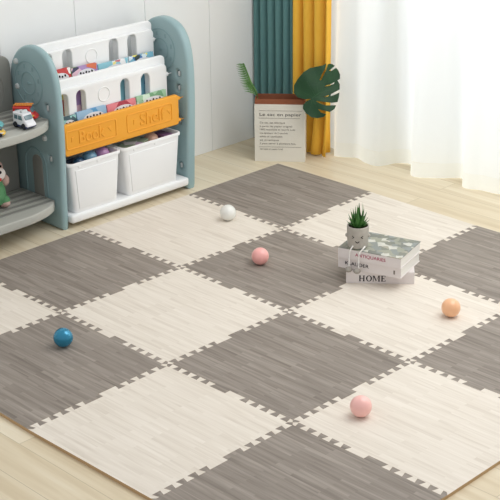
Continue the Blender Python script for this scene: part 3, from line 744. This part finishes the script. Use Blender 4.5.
bm.transform(LM); obj('leaf_blade', bm, M['leaf'], lf, 50)
bm = bmesh.new()
def vein(a, b, r):
    pts = [LM @ (bend(V((a[0]+(b[0]-a[0])*t/8, a[1]+(b[1]-a[1])*t/8, .0))) + V((0, 0, .0008))) for t in range(9)]
    tube(bm, pts, [r*(1-.7*t/8) for t in range(9)], 6)
vein(LP((175, 322)), LP((400, 150)), .0012)
for a, b in (((190, 310), (60, 250)), ((205, 300), (110, 140)), ((230, 280), (200, 85)), ((265, 255), (280, 150)), ((300, 225), (340, 110)), ((240, 275), (320, 250)), ((215, 290), (380, 325)), ((200, 325), (340, 410)), ((185, 330), (240, 460)), ((178, 330), (150, 440))):
    vein(LP(a), LP(b), .0007)
obj('vein', bm, M['vein'], lf, 60)
bm = bmesh.new(); base = L0 + ex*W*.72 + nb*D*.45
tube(bm, catmull([base+V((0, 0, .02)), base+V((.0, .0, .15)), base*.5+P0*.5+V((-.01, .012, .07+.02)), P0+V((-.004, .004, .0))], 6), .0028, 8)
obj('petiole', bm, M['vein'], lf, 60)

pf = thing('palm_frond', 'thin green palm frond leaning out of the paper bag beside the wall', 'leaf', (-.14, .03, .02))
b0 = L0 + ex*.025 + nb*.05
rach = catmull([b0+V((.01, .01, .02)), b0+V((.0, -.0, .20)), b0+V((-.012, -.008, .325)), b0+V((-.036, -.030, .40)), b0+V((-.056, -.050, .475))], 8)
bm = bmesh.new(); tube(bm, rach, [.0022*(1-.6*i/len(rach)) for i in range(len(rach))], 6); obj('frond_stem', bm, M['palm'], pf, 60)
bm = bmesh.new(); nR = len(rach)
i0 = int(nR*.5)
for i in range(i0, nR):
    for s in (-1, 1):
        p = rach[i]; t = (rach[min(i+1, nR-1)]-rach[max(i-1, 0)]).normalized()
        f = (i-i0)/(nR-i0); ln = (.078 if s < 0 else .055)*(1-.35*f)
        side = (CR*-1 if s < 0 else CR*.15 + V((.35, -.35, 0)))
        d = (t*(.62 if s < 0 else .98) + side*(.72 if s < 0 else .16)).normalized()
        w = .0042; q = d.cross(V((.6, -.6, .3))).normalized()
        pr = []
        for k_ in range(5):
            u = k_/4; c = p + d*ln*u + V((0, 0, -.025*u*u)); ww = w*math.sin(PI*min(.98, .15+u*.85))*.9
            pr.append((c+q*ww, c+q.cross(d)*.0008, c-q*ww))
        vv = [[bm.verts.new(x) for x in r] for r in pr]
        for a, b in zip(vv, vv[1:]):
            bm.faces.new((a[0], a[1], b[1], b[0])); bm.faces.new((a[1], a[2], b[2], b[1]))
o = obj('leaflet', bm, M['palm'], pf, 60); o['kind'] = 'stuff'; md_ = o.modifiers.new('thickness', 'SOLIDIFY'); md_.thickness = .0006

# ------------------------------------------------------------------ stack of books
def book(name, FL, FR, depth, z0, z1, label, cover_top, spine_m, over=.003):
    FL, FR = V((*FL, z0)), V((*FR, z0)); e = (FR-FL).normalized(); b = V((-e.y, e.x, 0)); w = (FR-FL).length; H = z1-z0
    t = thing(name, label, 'book', (FL+FR)/2+b*depth/2, 'large books stacked on the mat')
    T = Matrix(((e.x, b.x, 0, FL.x), (e.y, b.y, 0, FL.y), (0, 0, 1, FL.z), (0, 0, 0, 1)))
    bm = bmesh.new(); box(bm, (over, .003, .003), (w-over, depth-over, H-.003), mx=T); obj('pages', bm, M['pages'], t, 0)
    bm = bmesh.new()
    box(bm, (0, 0, 0), (w, depth, .003), .0008, 1, mx=T); box(bm, (0, 0, .0025), (w, .003, H-.0025), .0, mx=T)
    c = obj('cover', bm, spine_m, t, 0)
    bm = bmesh.new(); box(bm, (0, 0, H-.003), (w, depth, H), .0008, 1, mx=T); obj('front_cover', bm, cover_top, t, 0)
    S_ = T @ frame((0, -.0004, 0), (1, 0, 0), (0, 0, 1), (0, -1, 0))
    return t, T, S_, w, H, c
t1, T1, S1, w1, H1, c1 = book('book', (1.194, -.858), (1.396, -.684), .185, TOP, TOP+.050, 'white book marked HOME at the bottom of the stack', M['bookwhite'], M['bookwhite'])
# serif capitals for HOME, each a plate
def serif(ch, x, s=1.0):
    T_, t_ = .2*s, .09*s; sf = .07*s; H = 1.0*s; out = []
    def R4(a, b, c, d): return [(x+a, b), (x+c, b), (x+c, d), (x+a, d)]
    def stem(a, w): return [R4(a, 0, a+w, H), R4(a-sf, 0, a+w+sf, sf*.8), R4(a-sf, H-sf*.8, a+w+sf, H)]
    if ch == 'H': return stem(.08*s, T_) + stem(.70*s, T_) + [R4(.2*s, .47*s, .75*s, .55*s)], 1.06*s
    if ch == 'E': return stem(.08*s, T_) + [R4(.1*s, 0, .72*s, .07*s), R4(.1*s, .93*s, .70*s, H), R4(.2*s, .47*s, .52*s, .55*s), R4(.66*s, 0, .74*s, .26*s), R4(.64*s, .76*s, .71*s, H), R4(.48*s, .38*s, .54*s, .64*s)], .84*s
    if ch == 'M': return stem(.06*s, t_) + stem(.92*s, T_) + [[(x+.08*s, H), (x+.28*s, H), (x+.62*s, .14*s), (x+.54*s, 0)], [(x+.54*s, 0), (x+.62*s, .16*s), (x+1.0*s, H), (x+.92*s, H)]], 1.26*s
    if ch == 'O': return ['O'], 1.02*s
bm = bmesh.new(); x = .050; sz = .0245
zf = .009
for i, ch in enumerate('HOME'):
    sh_, adv = serif(ch, 0, sz)
    base = S1 @ Matrix.Translation((x, zf, 0))
    loops = []
    if ch == 'O':
        o1 = [(.5*sz+.47*sz*math.cos(a*PI/16), .5*sz+.52*sz*math.sin(a*PI/16)) for a in range(32)]; o2 = [(.5*sz+.27*sz*math.cos(a*PI/16), .5*sz+.44*sz*math.sin(a*PI/16)) for a in range(32)]
        loops = [[o1, o2]]
    else: loops = [[q] for q in sh_]
    for j, lp in enumerate(loops):
        me = curve_mesh(lp, .0006, 0); me.transform(base @ Matrix.Translation((0, 0, j*.00003))); bm.from_mesh(me); bpy.data.meshes.remove(me)
    x += adv + .0015
obj('spine_title', bm, M['black'], c1, 0)
BA, BB = (1.142, -.846), (1.397, -.772)
bA2, bB2 = (1.147, -.853), (1.402, -.780)
t2, T2, S2, w2, H2, c2 = book('book', BA, BB, .196, TOP+.0505, TOP+.0945, 'white book with black spine letters in the middle of the stack', M['bookwhite'], M['bookwhite'])
me = text_mesh('KLAUDER', .020, .0003, width=.100); link('spine_title', me, M['black'], c2, S2 @ Matrix.Translation((.080, .024, .0003)))
bm = bmesh.new(); box(bm, (w2-.030, .014, .0), (w2-.024, .030, .0006), mx=S2); obj('spine_mark', bm, M['ink'], c2, 0)
def art():
    m = mat('cover_art', S((140, 146, 132)), .35, .5); n, l, b = nodes(m)
    tc = N(m, 'ShaderNodeTexCoord'); v = N(m, 'ShaderNodeTexVoronoi', distance='MANHATTAN'); v.inputs['Scale'].default_value = 38
    l.new(tc.outputs['Object'], v.inputs['Vector']); sp_ = N(m, 'ShaderNodeSeparateColor'); l.new(v.outputs['Color'], sp_.inputs[0])
    rp = N(m, 'ShaderNodeValToRGB'); e = rp.color_ramp.elements; rp.color_ramp.interpolation = 'CONSTANT'
    e[0].position = 0; e[0].color = (*S((124, 126, 112)), 1); e[1].position = .2; e[1].color = (*S((160, 160, 142)), 1)
    for p_, c in ((.38, (138, 144, 142)), (.55, (112, 114, 106)), (.68, (226, 224, 214)), (.80, (150, 156, 156)), (.90, (176, 168, 148))): q = e.new(p_); q.color = (*S(c), 1)
    l.new(sp_.outputs[0], rp.inputs[0])
    nz = N(m, 'ShaderNodeTexNoise'); nz.inputs['Scale'].default_value = 30; nz.inputs['Detail'].default_value = 3
    l.new(tc.outputs['Object'], nz.inputs['Vector'])
    r2 = N(m, 'ShaderNodeMix', data_type='RGBA'); nm = N(m, 'ShaderNodeMath', operation='MULTIPLY'); nm.inputs[1].default_value = .55; r2.inputs['B'].default_value = (*S((120, 124, 112)), 1)
    l.new(nz.outputs['Fac'], nm.inputs[0]); l.new(nm.outputs[0], r2.inputs['Factor']); l.new(rp.outputs[0], r2.inputs['A']); l.new(r2.outputs['Result'], b.inputs['Base Color'])
    return m
t3, T3, S3, w3, H3, c3 = book('book', bA2, bB2, .200, TOP+.095, TOP+.139, 'topmost book with grey green picture cover and rose spine letters', art(), M['bookwhite'])
me = text_mesh('ANTIQUARIES', .019, .0003, width=.128); link('spine_title', me, M['rose_ink'], c3, S3 @ Matrix.Translation((.138, .024, .0003)))
TOPB = TOP+.139

# ------------------------------------------------------------------ potted succulent sitting on the book edge
PC = V((1.197, -.795, TOPB))
pt = thing('potted_succulent', 'green succulent in a smiling grey pot with dangling cord legs, sitting on the books', 'potted plant', PC)
fd = V((.62, -.78, 0)).normalized(); fx = V((-fd.y, fd.x, 0))
bm = bmesh.new()
lathe(bm, [(0, .0005), (.034, .0005), (.039, .004), (.0415, .030), (.043, .070), (.0435, .086), (.0425, .089), (.039, .089), (.0385, .080), (0, .078)], 40, Matrix.Translation(PC))
pot = obj('pot', bm, M['pot'], pt, 45)
bm = bmesh.new(); lathe(bm, [(0, .0825), (.020, .083), (.0384, .081), (.0384, .0785), (0, .0785)], 24, Matrix.Translation(PC)); obj('soil', bm, M['soil'], pt)
def on_pot(a, z, r=.0432):   # a angle from face centre
    return PC + (fd*math.cos(a)+fx*math.sin(a))*(r+.0002) + V((0, 0, z))
bm = bmesh.new()
for s in (-1, 1):
    a0 = s*.42
    for dz in (.005, -.005):
        tube(bm, [on_pot(a0-s*.06*-1*-1, .052, .0425), on_pot(a0+s*.12, .052+dz, .0425)] if False else [on_pot(a0-s*.10, .052, .0424), on_pot(a0+s*.10, .052+dz, .0424)], .0013, 6)
tube(bm, [on_pot(a, .036-.006*math.cos(a/.17*PI/2)+0, .0422) for a in [(-.17+.34*i/8) for i in range(9)]], .0014, 6)
obj('face', bm, M['black'], pot, 60, label='black painted smiling face with squeezed eyes')
for s in (-1, 1):
    bm = bmesh.new(); ball(bm, on_pot(s*1.35, .050, .043), .007, 14, (1, 1, 1.2)); obj('ear', bm, M['pot'], pot, 60)
e3 = (V((*bB2, 0))-V((*bA2, 0))).normalized(); n3 = V((e3.y, -e3.x, 0)); A3 = V((*bA2, 0))
for u, top_u, ft in ((.052, .062, .006), (.093, .108, -.004)):
    bm = bmesh.new()
    pts = catmull([A3+e3*top_u-n3*.014+V((0, 0, TOPB+.016)), A3+e3*(top_u-.001)+n3*.001+V((0, 0, TOPB+.012)), A3+e3*(u+.002)+n3*.009+V((0, 0, TOPB-.008)), A3+e3*u+n3*.0085+V((0, 0, TOPB-.040)), A3+e3*u+n3*.010+V((0, 0, TOPB-.072))], 6)
    tube(bm, pts, .0028, 8); lg = obj('leg', bm, M['rope'], pt, 60, label='white cord leg')
    bm = bmesh.new(); mx = frame(A3+e3*(u+ft*.5)+n3*.019+V((0, 0, TOPB-.078)), e3, n3, (0, 0, 1))
    ball(bm, (0, 0, 0), .0125, 18, (1.15, 1.35, .85), mx=mx); obj('foot', bm, M['foot'], lg, 60, label='grey rounded foot')
random.seed(11)
def succ_leaf(bm, az, el, ln, w, z=.080):
    d0 = V((math.cos(az), math.sin(az), 0)); q = V((-math.sin(az), math.cos(az), 0)); rows = []
    for k_ in range(8):
        u = k_/7; e_ = el + .25*u
        c = PC + V((0, 0, z)) + d0*(.004+ln*u*math.cos(e_)) + V((0, 0, ln*u*math.sin(e_)))
        nn = (d0*-math.sin(e_)+V((0, 0, math.cos(e_)))); ww = w*1.35*(1-u**1.6)*(.75+.5*math.sin(PI*min(u*1.6, 1))); 
        rows.append([bm.verts.new(x_) for x_ in (c+q*ww+nn*ww*.25, c-nn*ww*.45, c-q*ww+nn*ww*.25, c+nn*ww*.12)])
    for a, b in zip(rows, rows[1:]):
        for j in range(4): bm.faces.new((a[j], a[(j+1) % 4], b[(j+1) % 4], b[j]))
    bm.faces.new(rows[0][::-1]); 
for n_, el, ln, w, ph in ((8, .32, .052, .0085, .2), (8, .72, .066, .0095, .6), (6, 1.02, .082, .0088, .1), (4, 1.25, .102, .0085, .5)):
    for k_ in range(n_):
        bm = bmesh.new()
        succ_leaf(bm, ph+2*PI*k_/n_+random.uniform(-.1, .1), el+random.uniform(-.06, .06), ln*random.uniform(.92, 1.06), w)
        obj('succulent_leaf', bm, M['succ'], pt, 50)

# ------------------------------------------------------------------ camera
f_px = 1346.12
cam = bpy.data.cameras.new('camera'); cam.sensor_width = 36; cam.lens = f_px/500*36; cam.clip_start = .1
co = bpy.data.objects.new('camera', cam); COL.objects.link(co)
Rv, Uv, Fv = V((.70763, .706453, -.0135772)), V((-.261915, .280101, .92355)), V((-.656247, .649975, -.383239))
co.matrix_world = frame((4.3654, -4.5272, 2.1646), Rv, Uv, -Fv)
SC.camera = co

# ------------------------------------------------------------------ light
w = bpy.data.worlds.new('sky'); SC.world = w; w.use_nodes = True
bg = w.node_tree.nodes['Background']; bg.inputs[0].default_value = (.985, .992, 1.0, 1); bg.inputs[1].default_value = .64
def area(name, loc, target, sx, sy, power, col=(1, 1, 1)):
    l = bpy.data.lights.new(name, 'AREA'); l.shape = 'RECTANGLE'; l.size = sx; l.size_y = sy; l.energy = power; l.color = col
    o = bpy.data.objects.new(name, l); COL.objects.link(o); o.location = loc
    o.rotation_euler = (V(target)-V(loc)).to_track_quat('-Z', 'Y').to_euler(); return o
area('window_daylight', (1.9, 1.6, 1.9), (1.6, .4, .8), 3.2, 2.2, 92, (.98, .99, 1))
area('top_fill', (2.2, -.3, 2.9), (1.2, -1.1, 0), 2.0, 2.0, 46, (1, .985, .96))  # added soft fill from overhead, no ceiling fixture is known here
SC.view_settings.view_transform = 'Standard'; SC.view_settings.look = 'None'; SC.view_settings.gamma = 1; SC.view_settings.exposure = .07
SC.view_settings.use_curve_mapping = False
